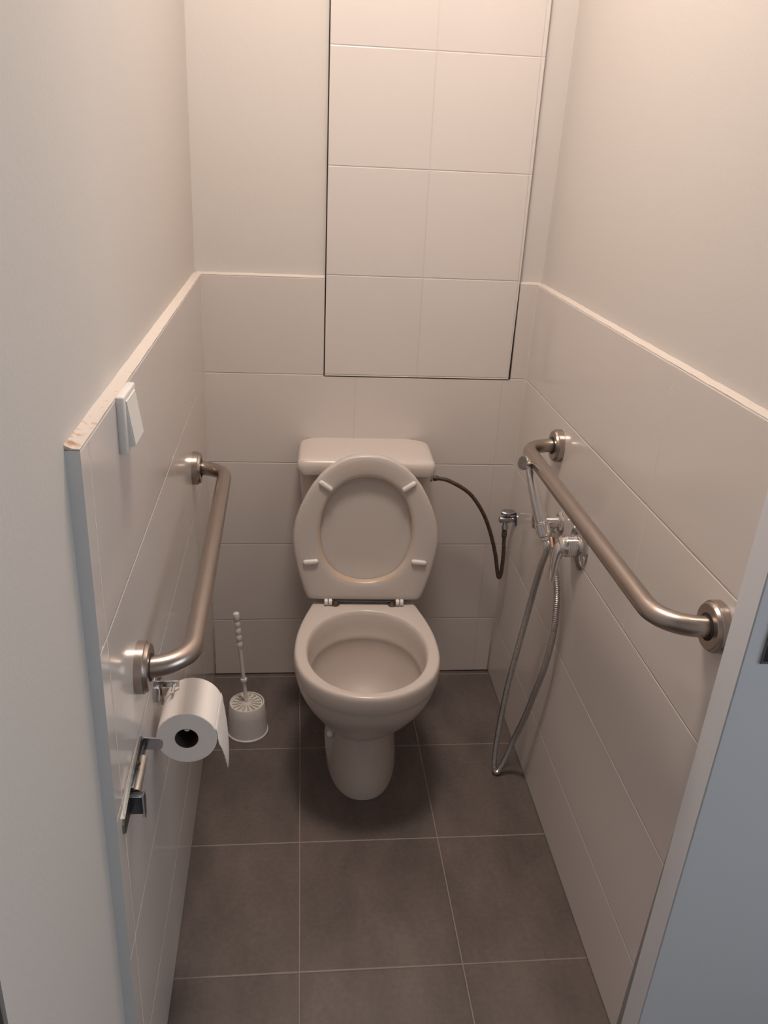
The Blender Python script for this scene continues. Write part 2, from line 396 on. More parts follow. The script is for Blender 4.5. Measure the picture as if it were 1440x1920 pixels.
inner = [z(shrink(opening, 1.055, 1.025, cyo), 0.400), z(shrink(opening, 1.02, 1.01, cyo), 0.399), z(opening, 0.397), z(shrink(opening, 0.975, 0.982, cyo), 0.388), z(shrink(opening, 0.955, 0.965, cyo), 0.365), z(shrink(opening, 0.935, 0.945, cyo), 0.333), z(shrink(opening, 0.925, 0.93, cyo), 0.326),
         z(shrink(opening, 0.945, 0.945, cyo), 0.320)]
for hw, yf, yb, h in ((0.1285, -0.636, -0.322, 0.287), (0.118, -0.612, -0.328, 0.262), (0.105, -0.585, -0.336, 0.235), (0.085, -0.548, -0.352, 0.205), (0.055, -0.50, -0.38, 0.187), (0.02, -0.46, -0.42, 0.182)):
    inner.append(z([sup(k, NS, 0, hw, yf, yb, 2.08) for k in range(NS)], h))
bm = bm_new(); loft(bm, outer+inner, True, True)
# side pocket with the fixing screw: a shallow raised flange on the left of the foot
bmesh.ops.recalc_face_normals(bm, faces=bm.faces[:])
for fc in bm.faces:
    c = fc.calc_center_median()
    if fc.normal.z > 0.02 and 0.17 < c.z < 0.3255 and (c.x/0.1455)**2+((c.y+0.487)/0.179)**2 < 0.97: fc.material_index = 1
pan = obj('pan', bm, [M['ceramic'], M['worn_bowl']], toilet, smooth=48)
for sx in (-1,):
    b = bmesh.new()
    fl = [(-0.060, 0.0), (-0.080, 0.0), (-0.0865, 0.03), (-0.0955, 0.075), (-0.098, 0.115), (-0.093, 0.150), (-0.060, 0.165)]
    loft(b, [[(x, yy, zz) for x, zz in fl] for yy in (-0.448, -0.440, -0.30, -0.28)])
    bmesh.ops.bevel(b, geom=b.edges[:], offset=0.004, segments=2, affect='EDGES')
    obj('side_flange', b, M['ceramic'], toilet, smooth=50)
b = bmesh.new(); lathe(b, (-0.0835, -0.4475, 0.118), (-0.25, -1, 0.25), [(0, 0.0085), (0.004, 0.0085), (0.0075, 0.007), (0.0095, 0.0035)], 20)
obj('screw_cap', b, M['screw_white'], toilet, smooth=40)
# cistern body
def rrect(x0, x1, y0, y1, r, h, n=6):
    out = []
    for cx, cy, a0 in ((x1-r, y1-r, 0), (x0+r, y1-r, 90), (x0+r, y0+r, 180), (x1-r, y0+r, 270)):
        for i in range(n+1):
            a = math.radians(a0+90*i/n); out.append((cx+r*math.cos(a), cy+r*math.sin(a), h))
    return out
b = bmesh.new()
loft(b, [rrect(-0.125, 0.125, -0.150, -0.020, 0.03, 0.4002), rrect(-0.135, 0.135, -0.158, -0.017, 0.03, 0.42), rrect(-0.160, 0.160, -0.165, -0.015, 0.03, 0.56), rrect(-0.173, 0.173, -0.170, -0.014, 0.03, 0.715), rrect(-0.171, 0.171, -0.168, -0.015, 0.03, 0.735)])
obj('cistern', b, M['ceramic'], toilet, smooth=45)
# lid: rounded top, overhanging skirt that is cut up towards its corners
b = bmesh.new()
def lidring(g, h, r=0.019): return rrect(-0.1795+g, 0.1795-g, -0.187+g, -0.012+g*0.3, r, h)
rings = [lidring(0.008, 0.722), lidring(0.001, 0.722), lidring(0.0, 0.728), lidring(0.0, 0.748), lidring(0.002, 0.757), lidring(0.006, 0.763), lidring(0.012, 0.7658, 0.016), lidring(0.03, 0.7672, 0.012), lidring(0.07, 0.768, 0.01)]
loft(b, rings)
for v in b.verts:            # the skirt's lower edge rises at the corners
    if v.co.z < 0.74 and abs(v.co.x) > 0.13:
        t = min(1, (abs(v.co.x)-0.13)/0.05); v.co.z += 0.014*t*t*(0.744-v.co.z)/0.022
obj('cistern_lid', b, M['ceramic'], toilet, smooth=50)

# raised seat ring and lid: local u (across), v (up the seat), w (towards the viewer)
tilt = math.atan2(0.034, 0.39)
def seat_pt(u, v, w):
    return (u, -0.262+v*math.sin(tilt)-w*math.cos(tilt), 0.415+v*math.cos(tilt)+w*math.sin(tilt))
OUT = [(0.0, 0.389), (0.025, 0.3875), (0.047, 0.383), (0.072, 0.372), (0.097, 0.355), (0.119, 0.334), (0.138, 0.309), (0.154, 0.281), (0.168, 0.251), (0.179, 0.220), (0.1855, 0.19), (0.187, 0.165), (0.185, 0.138), (0.180, 0.108), (0.173, 0.076), (0.165, 0.048), (0.157, 0.022), (0.151, 0.006), (0.146, 0.0), (0.12, -0.001), (0.06, -0.001), (0.0, -0.001)]
INN = [(0.0, 0.3285), (0.02, 0.327), (0.04, 0.3215), (0.06, 0.311), (0.078, 0.296), (0.093, 0.276), (0.105, 0.251), (0.113, 0.224), (0.1165, 0.195), (0.117, 0.170), (0.1145, 0.146), (0.1095, 0.125), (0.102, 0.107), (0.0925, 0.0915), (0.081, 0.0785), (0.067, 0.068), (0.052, 0.0605), (0.036, 0.0555), (0.022, 0.0525), (0.014, 0.0512), (0.007, 0.0505), (0.0, 0.05)]
def full(h): return h + [(-u, v) for u, v in h[-2:0:-1]]
FO, FI = full(OUT), full(INN); n = len(FO)
def lerp2(A, B, t): return [(a[0]+(b[0]-a[0])*t, a[1]+(b[1]-a[1])*t) for a, b in zip(A, B)]
prof = [(0.0, 0.0), (0.0, 0.010), (0.025, 0.016), (0.08, 0.018), (0.25, 0.0185), (0.5, 0.0185), (0.75, 0.0175), (0.88, 0.0155), (0.95, 0.012), (1.0, 0.005), (1.0, 0.0), (0.6, 0.0), (0.3, 0.0)]
b = bmesh.new(); loft(b, [[seat_pt(u, v, w) for u, v in lerp2(FO, FI, t)] for t, w in prof], loop=True)
ring = obj('seat_ring', b, M['seat_stained'], toilet, smooth=50)
attr = ring.data.attributes.new('stain', 'FLOAT', 'POINT')
vals = []
for t, w in prof:
    for (u, v) in lerp2(FO, FI, t):
        s = 0.0
        if t >= 0.88: s = 0.75 if t >= 0.95 else 0.35
        top = max(0.0, 1-math.hypot((u+0.02)/0.075, (v-0.345)/0.035)); s = max(s, 0.5*top)
        vals.append(s)
for i, x in enumerate(vals): attr.data[i].value = x
b = bmesh.new()
LO = [(u*0.992, 0.19+(v-0.19)*0.992) for u, v in FO]
loft(b, [[seat_pt(u*s, 0.19+(v-0.19)*s, w) for u, v in LO] for s, w in ((0.4, -0.0045), (0.97, -0.0045), (0.99, -0.0015), (1, -0.004), (1, -0.012), (0.985, -0.016), (0.93, -0.0185), (0.4, -0.0215))])
obj('seat_lid', b, M['seat'], toilet, smooth=50)
# rubber bumpers
for (u, v, ang) in ((-0.105, 0.309, -35), (0.104, 0.311, 35), (-0.1405, 0.105, 6), (0.139, 0.107, -6)):
    b = bmesh.new(); L_, r_ = 0.0135, 0.0065
    ca, sa = math.cos(math.radians(ang)), math.sin(math.radians(ang)); rings = []
    for s, h, wz in ((0, 0, -0.002), (0, 0, 0.003), (0.0015, 0.0015, 0.0065), (0.0035, 0.0035, 0.0078)):
        pts = []
        for c0, a0 in ((L_, -90), (-L_, 90)):
            for i in range(9):
                a = math.radians(a0+180*i/8); x = c0+(r_-s)*math.cos(a); y = (r_-h)*math.sin(a)
                pts.append(seat_pt(u+x*ca-y*sa, v+x*sa+y*ca, 0.0178+wz))
        rings.append(pts)
    loft(b, rings); obj('bumper', b, M['white'], toilet, smooth=50)
# hinges: white barrels, corroded bolts, thin metal rod between
for sx in (-1, 1):
    b = bmesh.new()
    for k, x in enumerate((sx*0.099-0.0, sx*0.088)):
        lathe(b, (x-0.0048, -0.280, 0.4095), (1, 0, 0), [(0, 0.0075), (0.001, 0.0092), (0.0085, 0.0092), (0.0095, 0.0075)], 20)
    box(b, sx*0.088-0.004, sx*0.088+0.004, -0.282, -0.256, 0.4085, 0.4155, 0.001)
    hg = obj('hinge', b, M['white'], toilet, smooth=40)
    b = bmesh.new(); lathe(b, (sx*0.0745, -0.279, 0.3998), (0, 0, 1), [(0, 0.0105), (0.003, 0.0105), (0.005, 0.008), (0.010, 0.0055), (0.012, 0.004)], 20)
    obj('hinge_bolt', b, M['rust'], hg, smooth=40)
b = bmesh.new(); tube(b, [(-0.083, -0.276, 0.4095), (0.083, -0.276, 0.4095)], 0.0026, 10)
obj('hinge_rod', b, M['dark_metal'], toilet, smooth=40)
# inlet nut on the cistern's right side
b = bmesh.new(); lathe(b, (0.170, -0.095, 0.690), (1, 0, 0), [(0, 0.008), (0.006, 0.008), (0.006, 0.0095), (0.0125, 0.0095), (0.013, 0.007)], 6)
obj('inlet_nut', b, M['copper'], toilet)

# ------------------------------------------------------------------ water supply: angle valve + braided hose
sv = thing('stop_valve', 'small tarnished chrome stop valve on the right wall in the far corner', 'valve', (XR(-0.085, 0.56), -0.085, 0.56))
def local(root, o): o.matrix_parent_inverse = root.matrix_world.inverted()
X0 = XR(-0.085, 0.565)
def add(root, name, b, m, smooth=40):
    """part modelled in world coordinates, re-based to its thing's origin"""
    bmesh.ops.translate(b, verts=b.verts[:], vec=-root.location)
    return obj(name, b, m, root, smooth=smooth)
b = bmesh.new(); lathe(b, (X0+0.0005, -0.085, 0.562), (-1, 0, 0), [(0, 0.021), (0.002, 0.021), (0.005, 0.018), (0.008, 0.010)], 28)
add(sv, 'escutcheon', b, M['zinc'])
b = bmesh.new(); lathe(b, (X0-0.006, -0.085, 0.562), (-1, 0, 0), [(0, 0.008), (0.010, 0.008), (0.011, 0.0105), (0.030, 0.0105), (0.040, 0.009), (0.042, 0.006)], 20)
lathe(b, (X0-0.030, -0.085, 0.560), (0, -0.25, -1), [(0, 0.007), (0.016, 0.007), (0.016, 0.0095), (0.026, 0.0095), (0.028, 0.007)], 18)
add(sv, 'body', b, M['zinc'])
b = bmesh.new(); lathe(b, (X0-0.024, -0.085, 0.570), (0, -0.15, 1), [(0, 0.005), (0.008, 0.005), (0.009, 0.012), (0.017, 0.013), (0.019, 0.011)], 14)
for v in b.verts:
    if v.co.z > 0.578: v.co.x = X0-0.024+(v.co.x-X0+0.024)*1.7
add(sv, 'handle', b, M['zinc'])
b = bmesh.new()
pts = resample(spline([(0.6155, -0.100, 0.690), (0.632, -0.1, 0.6895), (0.664, -0.1, 0.681), (0.719, -0.1, 0.647), (0.761, -0.1, 0.591), (0.790, -0.1, 0.526), (0.810, -0.102, 0.459), (0.8205, -0.106, 0.405), (0.8265, -0.108, 0.389), (0.8315, -0.106, 0.405), (0.8330, -0.102, 0.46), (0.8315, -0.095, 0.51), (X0-0.030, -0.0915, 0.533)], 14), 0.0035)
NP = len(pts)
tube(b, pts, lambda i: 0.0052+(0.0005 if i % 2 else 0)+(0.0022 if (i < 4 or i > NP-7) else 0), 14)
tag(obj('braided_hose', b, mat('old_braid', (0.115, 0.085, 0.065), 0.45, 0.6, var=0.45, var_scale=160), smooth=60), 'dark braided water hose from the cistern to the corner valve', 'hose')

# ------------------------------------------------------------------ grab bars
def grab_bar(name, label, face, side, y0, z0, y1, z1, off, rfl, slope=0.0):
    d = 1 if side == 'left' else -1
    p0 = Vector((face(y0, z0), y0, z0)); p1 = Vector((face(y1, z1), y1, z1))
    root = thing(name, label, 'grab bar', tuple(p0))
    root['group'] = 'brushed steel grab bars on the side walls'
    e0 = Vector((p0.x+d*off, y0, z0)); e1 = Vector((p1.x+d*off, y1, z1))
    b = bmesh.new(); tube(b, fillet_path([p0+Vector((d*0.006, 0, 0)), e0, e1, p1+Vector((d*0.006, 0, 0))], 0.062, 12), 0.0160, 28)
    add(root, 'rail', b, M['steel'], 60)
    for p in (p0, p1):
        b = bmesh.new(); lathe(b, p-Vector((d*0.0003, 0, 0)), (d, 0, 0), [(0, 0.0365), (0.0005, 0.0385), (0.0125, 0.0385), (0.0135, 0.0375), (0.0137, 0.0365), (0.0145, 0.036), (0.0185, 0.0345), (0.0195, 0.033), (0.0195, 0.019)], 48)
        fl = add(root, 'flange', b, M['steel'], 30)
        b = bmesh.new(); lathe(b, p+Vector((d*0.0188, 0, 0)), (d, 0, 0), [(0, 0.0205), (0.0012, 0.0205), (0.0012, 0.017)], 40)
        q = obj('seal_ring', b, M['dark'], None, smooth=30); q.parent = fl; q.location = -root.location
    return root
grab_bar('grab_bar', 'brushed steel grab bar on the left wall above the toilet roll', XL, 'left', -0.343, 0.803, -1.140, 0.790, 0.075, 0.038)
grab_bar('grab_bar', 'brushed steel grab bar on the right wall above the shower hose', XR, 'right', -0.372, 0.879, -1.200, 0.886, 0.086, 0.038)

# ------------------------------------------------------------------ bidet shower: valve/holder, handset, hose, mixer
ey, ez = -0.462, 0.722; ex = XR(ey, ez)
hv = thing('shower_holder', 'chrome shower outlet with handset holder on the right wall below the grab bar', 'shower holder', (ex, ey, ez))
b = bmesh.new(); lathe(b, (ex+0.0003, ey, ez), (-1, 0, 0), [(0, 0.026), (0.002, 0.027), (0.006, 0.025), (0.010, 0.018)], 36); add(hv, 'escutcheon', b, M['chrome'])
b = bmesh.new(); lathe(b, (ex-0.008, ey, ez), (-1, 0, 0), [(0, 0.0145), (0.030, 0.0145), (0.031, 0.013), (0.034, 0.013), (0.035, 0.016), (0.056, 0.016), (0.059, 0.0145), (0.060, 0.010)], 32)
lathe(b, (ex-0.021, ey, ez-0.010), (0, -0.12, -1), [(0, 0.008), (0.010, 0.008), (0.010, 0.0105), (0.024, 0.0105), (0.025, 0.0085), (0.028, 0.0085)], 8)
add(hv, 'body', b, M['chrome'])
hx, hy, hz = 0.7915, -0.548, 0.745
b = bmesh.new()
ax = Vector((-0.038, 0.048, 0.137)).normalized()
c0 = Vector((hx, hy, hz))
lathe(b, c0-ax*0.013, ax, [(0, 0.0140), (0.001, 0.0160), (0.024, 0.0160), (0.025, 0.0140)], 28)
box(b, hx-0.004, hx+0.012, hy+0.008, ey-0.010, hz-0.012, hz+0.008, 0.002)
add(hv, 'cradle', b, M['chrome'])
hs = thing('hand_shower', 'slim chrome bidet shower handset standing in its holder', 'hand shower', tuple(c0))
b = bmesh.new(); lathe(b, c0-ax*0.030, ax, [(0, 0.0075), (0.004, 0.0095), (0.010, 0.0095), (0.014, 0.0125), (0.045, 0.0130), (0.046, 0.0138), (0.060, 0.0142), (0.125, 0.0112), (0.155, 0.0085), (0.178, 0.0070)], 24)
add(hs, 'handle', b, M['chrome'], 25)
top = c0+ax*0.147
b = bmesh.new(); hd = Vector((-0.86, -0.35, 0.30)).normalized()
lathe(b, top-hd*0.006, hd, [(0, 0.005), (0.001, 0.0085), (0.006, 0.0105), (0.013, 0.0155), (0.020, 0.0165), (0.022, 0.0155)], 28)
add(hs, 'spray_head', b, M['chrome'])
b = bmesh.new(); lathe(b, top+hd*0.0158, hd, [(0, 0.0148), (0.001, 0.0145), (0.0014, 0.012)], 28); add(hs, 'spray_face', b, M['old_zinc'])
tail = c0-ax*0.028
pts = resample(spline([tail, tail-ax*0.018, (0.8015, -0.545, 0.655), (0.8050, -0.512, 0.592), (0.806, -0.478, 0.498), (0.792, -0.475, 0.384), (0.780, -0.472, 0.282), (0.773, -0.470, 0.184), (0.769, -0.470, 0.10), (0.768, -0.472, 0.04), (0.7705, -0.478, 0.014), (0.776, -0.482, 0.0085), (0.784, -0.480, 0.022), (0.795, -0.481, 0.055), (0.8085, -0.489, 0.122), (0.8185, -0.519, 0.212), (0.825, -0.548, 0.305), (0.831, -0.576, 0.40), (0.8365, -0.586, 0.493), (0.8405, -0.571, 0.555), (0.8435, -0.546, 0.596), (ex-0.020, -0.507, 0.645), (ex-0.021, -0.472, 0.680), (ex-0.021, ey-0.0035, ez-0.037)], 14), 0.0021)
b = bmesh.new(); NP = len(pts)
tube(b, pts, lambda i: 0.0076 if i % 2 else 0.0066, 12)
sh = tag(obj('shower_hose', b, M['hose'], smooth=20), 'ribbed chrome shower hose looping down the right wall to the floor', 'hose')
b = bmesh.new(); k = NP-14; tube(b, pts[k:], 0.0086, 14); obj('hose_ferrule', b, M['copper'], sh, smooth=40)
b = bmesh.new(); tube(b, pts[:9], 0.0085, 14); obj('hose_nut', b, M['chrome'], sh, smooth=40)

my, mz = -0.607, 0.730; mx = XR(my, mz)
mt = thing('mixer_tap', 'chrome lever mixer tap with round plate, half behind the right grab bar', 'tap', (mx, my, mz))
b = bmesh.new(); lathe(b, (mx+0.0003, my, mz), (-1, 0, 0), [(0, 0.054), (0.0015, 0.055), (0.005, 0.0535), (0.0085, 0.046), (0.011, 0.034), (0.0125, 0.026)], 56); add(mt, 'wall_plate', b, M['chrome'])
b = bmesh.new(); pr = [(0.010, 0.025)]
for k in range(5): pr += [(0.013+k*0.004, 0.0235), (0.0135+k*0.004, 0.0245), (0.0165+k*0.004, 0.0245), (0.017+k*0.004, 0.0235)]
pr += [(0.036, 0.0225), (0.044, 0.0215), (0.049, 0.017), (0.051, 0.009)]
lathe(b, (mx, my, mz), (-1, 0, 0), pr, 40); add(mt, 'cartridge_body', b, M['chrome'], 30)
b = bmesh.new()
lv = spline([(mx-0.034, my, mz+0.004), (mx-0.045, my-0.002, mz-0.004), (mx-0.051, my-0.004, mz-0.024), (mx-0.054, my-0.006, mz-0.050), (mx-0.056, my-0.007, mz-0.078)], 8)
rings = []
for i, p in enumerate(lv):
    t = i/(len(lv)-1); wy = 0.0185*(1-t)+0.0078*t; wx = 0.0155*(1-t)+0.0062*t
    a = lv[max(i-1, 0)]; c = lv[min(i+1, len(lv)-1)]; T = (c-a).normalized(); U = Vector((0, 1, 0)); V = T.cross(U).normalized()
    rings.append([p+U*(wy*math.cos(2*PI*k/20))+V*(wx*math.sin(2*PI*k/20)) for k in range(20)])
loft(b, rings); add(mt, 'lever', b, M['chrome'], 60)

# ------------------------------------------------------------------ toilet roll and holder
RX, RZ, RR, Y0, Y1 = 0.0755, 0.6135, 0.0482, -1.080, -0.980
hd_ = thing('toilet_roll_holder', 'chrome toilet roll holder on the left wall under the grab bar', 'roll holder', (XL(-1.0, 0.67), -1.02, 0.67))
wx_ = XL(-1.0, 0.67)
b = bmesh.new(); box(b, wx_-0.0003, wx_+0.0035, -1.030, -0.955, 0.655, 0.690, 0.0012); add(hd_, 'wall_plate', b, M['zinc'])
b = bmesh.new(); box(b, wx_+0.003, wx_+0.0385, -1.008, -1.004, 0.662, 0.674, 0.0008)
add(hd_, 'arm', b, M['zinc'])
b = bmesh.new(); box(b, wx_+0.0005, wx_+0.011, -1.0400, -1.030, 0.655, 0.683, 0.001); add(hd_, 'front_tab', b, M['zinc'])
b = bmesh.new(); lathe(b, (wx_+0.0155, -1.004, 0.668), (0, -1, 0), [(0, 0.003), (0.006, 0.003), (0.007, 0.002)], 14); add(hd_, 'screw', b, M['rust'])
b = bmesh.new(); tube(b, [(wx_+0.0305, -1.003, 0.6685), (wx_+0.0305, -1.016, 0.6672), (wx_+0.0300, -1.026, 0.6655)], 0.0026, 12); add(hd_, 'pin', b, M['chrome'])
b = bmesh.new(); box(b, wx_+0.0005, wx_+0.0035, -0.972, -0.962, 0.600, 0.66, 0.0008); box(b, wx_+0.0005, RX+0.006, -0.972, -0.968, RZ+0.006, RZ+0.022, 0.0008)
tube(b, [(RX, -0.970, RZ+0.0125), (RX, -1.072, RZ+0.0125)], 0.0048, 14)
add(hd_, 'spindle', b, M['chrome'])
b = bmesh.new(); lathe(b, (RX, -0.9785, RZ), (0, 1, 0), [(0, 0.0225), (0.004, 0.0225), (0.006, 0.020)], 32); add(hd_, 'core_shade_disc', b, M['dark'])  # black disc added behind the core so that its hole reads dark

tr = thing('toilet_roll', 'white toilet roll with a torn sheet hanging from its side', 'toilet roll', (RX, (Y0+Y1)/2, RZ))
b = bmesh.new()
def yring(y, r, n=64): return [(RX+r*math.cos(2*PI*i/n), y, RZ+r*math.sin(2*PI*i/n)) for i in range(n)]
loft(b, [yring(Y0, 0.0186), yring(Y0, RR-0.001), yring(Y0+0.001, RR), yring(Y1-0.001, RR), yring(Y1, RR-0.001), yring(Y1, 0.0186)], loop=True)
add(tr, 'paper_roll', b, M['paper'], 40)
b = bmesh.new(); loft(b, [yring(Y0-0.0003, 0.0178), yring(Y0-0.0003, 0.0187), yring(Y1, 0.0187), yring(Y1, 0.0178)], loop=True); add(tr, 'cardboard_core', b, M['card'], 40)
# hanging sheet: follows the roll over the side, then falls free and is torn on the slant
b = bmesh.new(); NU, NV = 18, 26; grid = []
for i in range(NU+1):
    u = i/NU; y = Y0+0.0005+(Y1-Y0-0.001)*u
    zend = (0.598-0.132*u**1.08) + 0.0022*math.sin(i*2.3)+random.uniform(-0.0012, 0.0012)
    col = []
    path = [(RX+(RR+0.0008)*math.cos(a), RZ+(RR+0.0008)*math.sin(a)) for a in [math.radians(20-2*k) for k in range(11)]]
    z1 = path[-1][1]
    for k in range(1, NV-9):
        t = k/(NV-10); zz = z1+(zend-z1)*t; drop = z1-zz
        col.append((RX+RR+0.0008+0.15*drop*(1-drop*5.2)*(0.4+0.6*u)+0.0015*math.sin(u*5+1)*t, zz))
    grid.append([(x, y, zz) for x, zz in path+col])
vs = [[b.verts.new(p) for p in c] for c in grid]
for c, d in zip(vs, vs[1:]):
    for k in range(len(c)-1): b.faces.new((c[k], d[k], d[k+1], c[k+1]))
s = add(tr, 'loose_sheet', b, M['paper'], 60)
sol = s.modifiers.new('thickness', 'SOLIDIFY'); sol.thickness = 0.0006; sol.offset = 1

# ------------------------------------------------------------------ light switch
sx_ = XL(-1.105, 1.155)
sw = thing('light_switch', 'white rocker light switch at the top edge of the left wall tiles', 'switch', (sx_, -1.108, 1.156))
b = bmesh.new(); box(b, sx_-0.0004, sx_+0.0115, -1.147, -1.069, 1.119, 1.196, 0.003, 3); add(sw, 'frame', b, M['white'])
b = bmesh.new()
yy0, yy1 = -1.139, -1.077
hexa(b, [(sx_+0.010, yy0, 1.127), (sx_+0.010, yy1, 1.127), (sx_+0.0205, yy1, 1.128), (sx_+0.0205, yy0, 1.128),
         (sx_+0.010, yy0, 1.190), (sx_+0.010, yy1, 1.190), (sx_+0.0125, yy1, 1.189), (sx_+0.0125, yy0, 1.189)])
bmesh.ops.bevel(b, geom=b.edges[:], offset=0.0015, segments=2, affect='EDGES')
add(sw, 'rocker', b, M['white'], 40)

# ------------------------------------------------------------------ sliding bolt latch on the left wall by the opening
lx = XL(-1.23, 0.665)
lk = thing('door_latch', 'chrome sliding latch low on the left wall beside the doorway', 'latch', (lx, -1.235, 0.665))
b = bmesh.new()
bp = [(-1.318, 0.648), (-1.312, 0.643), (-1.27, 0.645), (-1.165, 0.660), (-1.157, 0.666), (-1.157, 0.680), (-1.165, 0.686), (-1.27, 0.676), (-1.312, 0.668), (-1.318, 0.662)]
loft(b, [[(lx+XL(y, q)-XL(-1.23, 0.665)+dx, y, q) for y, q in bp] for dx in (-0.0004, 0.003)]); add(lk, 'base_plate', b, M['old_zinc'], 30)
b = bmesh.new()
tb = [(0.003, 0.660), (0.026, 0.659), (0.030, 0.662), (0.0315, 0.668), (0.030, 0.676), (0.026, 0.679), (0.003, 0.681)]
loft(b, [[(lx+x, y, q) for x, q in tb] for y in (-1.1625, -1.160)]); add(lk, 'end_tab', b, M['zinc'], 30)
b = bmesh.new(); box(b, lx+0.002, lx+0.0075, -1.262, -1.160, 0.6625, 0.6765, 0.001); add(lk, 'guide_rail', b, M['dark_metal'])
b = bmesh.new(); tube(b, [(lx+0.0095, -1.262, 0.6668), (lx+0.0085, -1.196, 0.6715)], 0.0066, 18); add(lk, 'slide_bolt', b, mat('pale_zinc', (0.66, 0.63, 0.58), 0.32, 1.0))
for yy in (-1.222, ):
    b = bmesh.new(); lathe(b, (lx+0.006, yy, 0.684), (1, 0, 0), [(0, 0.0035), (0.003, 0.0035), (0.004, 0.002)], 14); add(lk, 'screw', b, M['rust'])
b = bmesh.new(); box(b, lx+0.002, lx+0.0200, -1.2755, -1.2725, 0.641, 0.671, 0.0008); box(b, lx+0.002, lx+0.0200, -1.2745, -1.264, 0.6685, 0.671, 0.0008); add(lk, 'thumb_bracket', b, M['dark_metal'])
b = bmesh.new()
hk = [(-1.2745, 0.671), (-1.262, 0.670), (-1.259, 0.655), (-1.262, 0.634), (-1.268, 0.628), (-1.274, 0.634)]
loft(b, [[(lx+x, y, q) for y, q in hk] for x in (0.0190, 0.0220)]); add(lk, 'thumb_grip', b, M['zinc'], 30)

# ------------------------------------------------------------------ toilet brush in its holder
bx, by = 0.1145, -0.272
bh = thing('toilet_brush_holder', 'round white plastic toilet brush holder on the floor beside the toilet', 'brush holder', (bx, by, 0))
b = bmesh.new(); lathe(b, (bx, by, 0), (0, 0, 1), [(0.0005, 0.057), (0.003, 0.0575), (0.005, 0.0565), (0.006, 0.0545), (0.012, 0.054), (0.060, 0.0515), (0.093, 0.0478), (0.0955, 0.0465), (0.0955, 0.0435), (0.090, 0.043), (0.02, 0.049), (0.006, 0.05)], 56)
add(bh, 'cup', b, M['white'], 45)
br = thing('toilet_brush', 'white toilet brush with a beaded handle standing in its holder', 'toilet brush', (bx-0.001, by, 0.09))
b = bmesh.new(); cxb, cyb, czb = bx-0.001, by, 0.0925
lathe(b, (cxb, cyb, czb-0.010), (0, 0, 1), [(0, 0.041), (0.004, 0.0425), (0.0045, 0.0425), (0.005, 0.012)], 48, 0)
add(br, 'brush_base', b, M['brush_cream'], 40)
b = bmesh.new(); R_ = 16
for k in range(R_):
    a = 2*PI*k/R_; d = Vector((math.cos(a), math.sin(a), 0)); t = Vector((-d.y, d.x, 0)); c = Vector((cxb, cyb, czb-0.0055))
    w0, w1, hgt = 0.0014, 0.0034, 0.0045
    P = [c+d*0.009-t*w0, c+d*0.0415-t*w1, c+d*0.0415+t*w1, c+d*0.009+t*w0]
    hexa(b, P+[p+Vector((0, 0, hgt)) for p in P])
lathe(b, (cxb, cyb, czb-0.0055), (0, 0, 1), [(0, 0.0125), (0.005, 0.0125), (0.007, 0.010), (0.009, 0.0085)], 28)
loft(b, [circ((cxb, cyb, czb-0.0055+h), (1, 0, 0), (0, 1, 0), r, 48) for h, r in ((0, 0.0395), (0, 0.0428), (0.0048, 0.0428), (0.0048, 0.0395))], loop=True)
add(br, 'spoked_cap', b, M['white'], 40)
b = bmesh.new()
q0 = Vector((cxb, cyb, czb-0.002)); q1 = Vector((0.0905, -0.258, 0.368)); d = (q1-q0); Lh = d.length
pr = [(0, 0.0075), (0.01, 0.0058), (0.055, 0.0048), (0.070, 0.0047), (0.0705, 0.0085), (0.0745, 0.0092), (0.078, 0.0085), (0.0785, 0.005), (0.155, 0.0056), (0.172, 0.0062)]
for k in range(4):
    s = 0.175+k*0.0205; pr += [(s, 0.0066), (s+0.004, 0.0082), (s+0.013, 0.0082), (s+0.0175, 0.0064)]
pr += [(Lh-0.0235, 0.0068), (Lh-0.0205, 0.0082), (Lh-0.0035, 0.0085), (Lh-0.001, 0.0074), (Lh, 0.004)]
assert all(a[0] < c[0] for a, c in zip(pr, pr[1:])), pr
lathe(b, q0, d, pr, 22); add(br, 'handle', b, M['white'], 50)
b = bmesh.new(); lathe(b, (cxb, cyb, 0.012), (0, 0, 1), [(0, 0.01), (0.006, 0.030), (0.05, 0.034), (0.066, 0.028), (0.0712, 0.012)], 24); add(br, 'bristle_head', b, M['white'], 60)

# ------------------------------------------------------------------ lamp on the ceiling
LX, LY = 0.36, -0.80
cl = thing('ceiling_lamp', 'round opal glass ceiling lamp above the toilet', 'lamp', (LX, LY, CEIL))
b = bmesh.new(); lathe(b, (LX, LY, CEIL), (0, 0, -1), [(0, 0.215), (0.02, 0.215), (0.022, 0.20)], 40); add(cl, 'base', b, M['white'])
glow = bpy.data.materials.new('opal_glow'); glow.use_nodes = True
g = glow.node_tree.nodes['Principled BSDF']; g.inputs['Base Color'].default_value = (0.8, 0.78, 0.72, 1)
g.inputs['Emission Color'].default_value = (1.0, 0.80, 0.62, 1); g.inputs['Emission Strength'].default_value = 3.0
b = bmesh.new(); lathe(b, (LX, LY, CEIL-0.022), (0, 0, -1), [(0, 0.20), (0.02, 0.204), (0.04, 0.19), (0.058, 0.145), (0.068, 0.08), (0.071, 0.01)], 40); add(cl, 'glass_shade', b, glow, 50)
ld = bpy.data.lights.new('lamp_light', 'AREA'); ld.shape = 'DISK'; ld.size = 0.38; ld.energy = 24.5; ld.color = (1.0, 0.85, 0.745)
lo = bpy.data.objects.new('lamp_light', ld); C.objects.link(lo); lo.location = (LX, LY, CEIL-0.097)

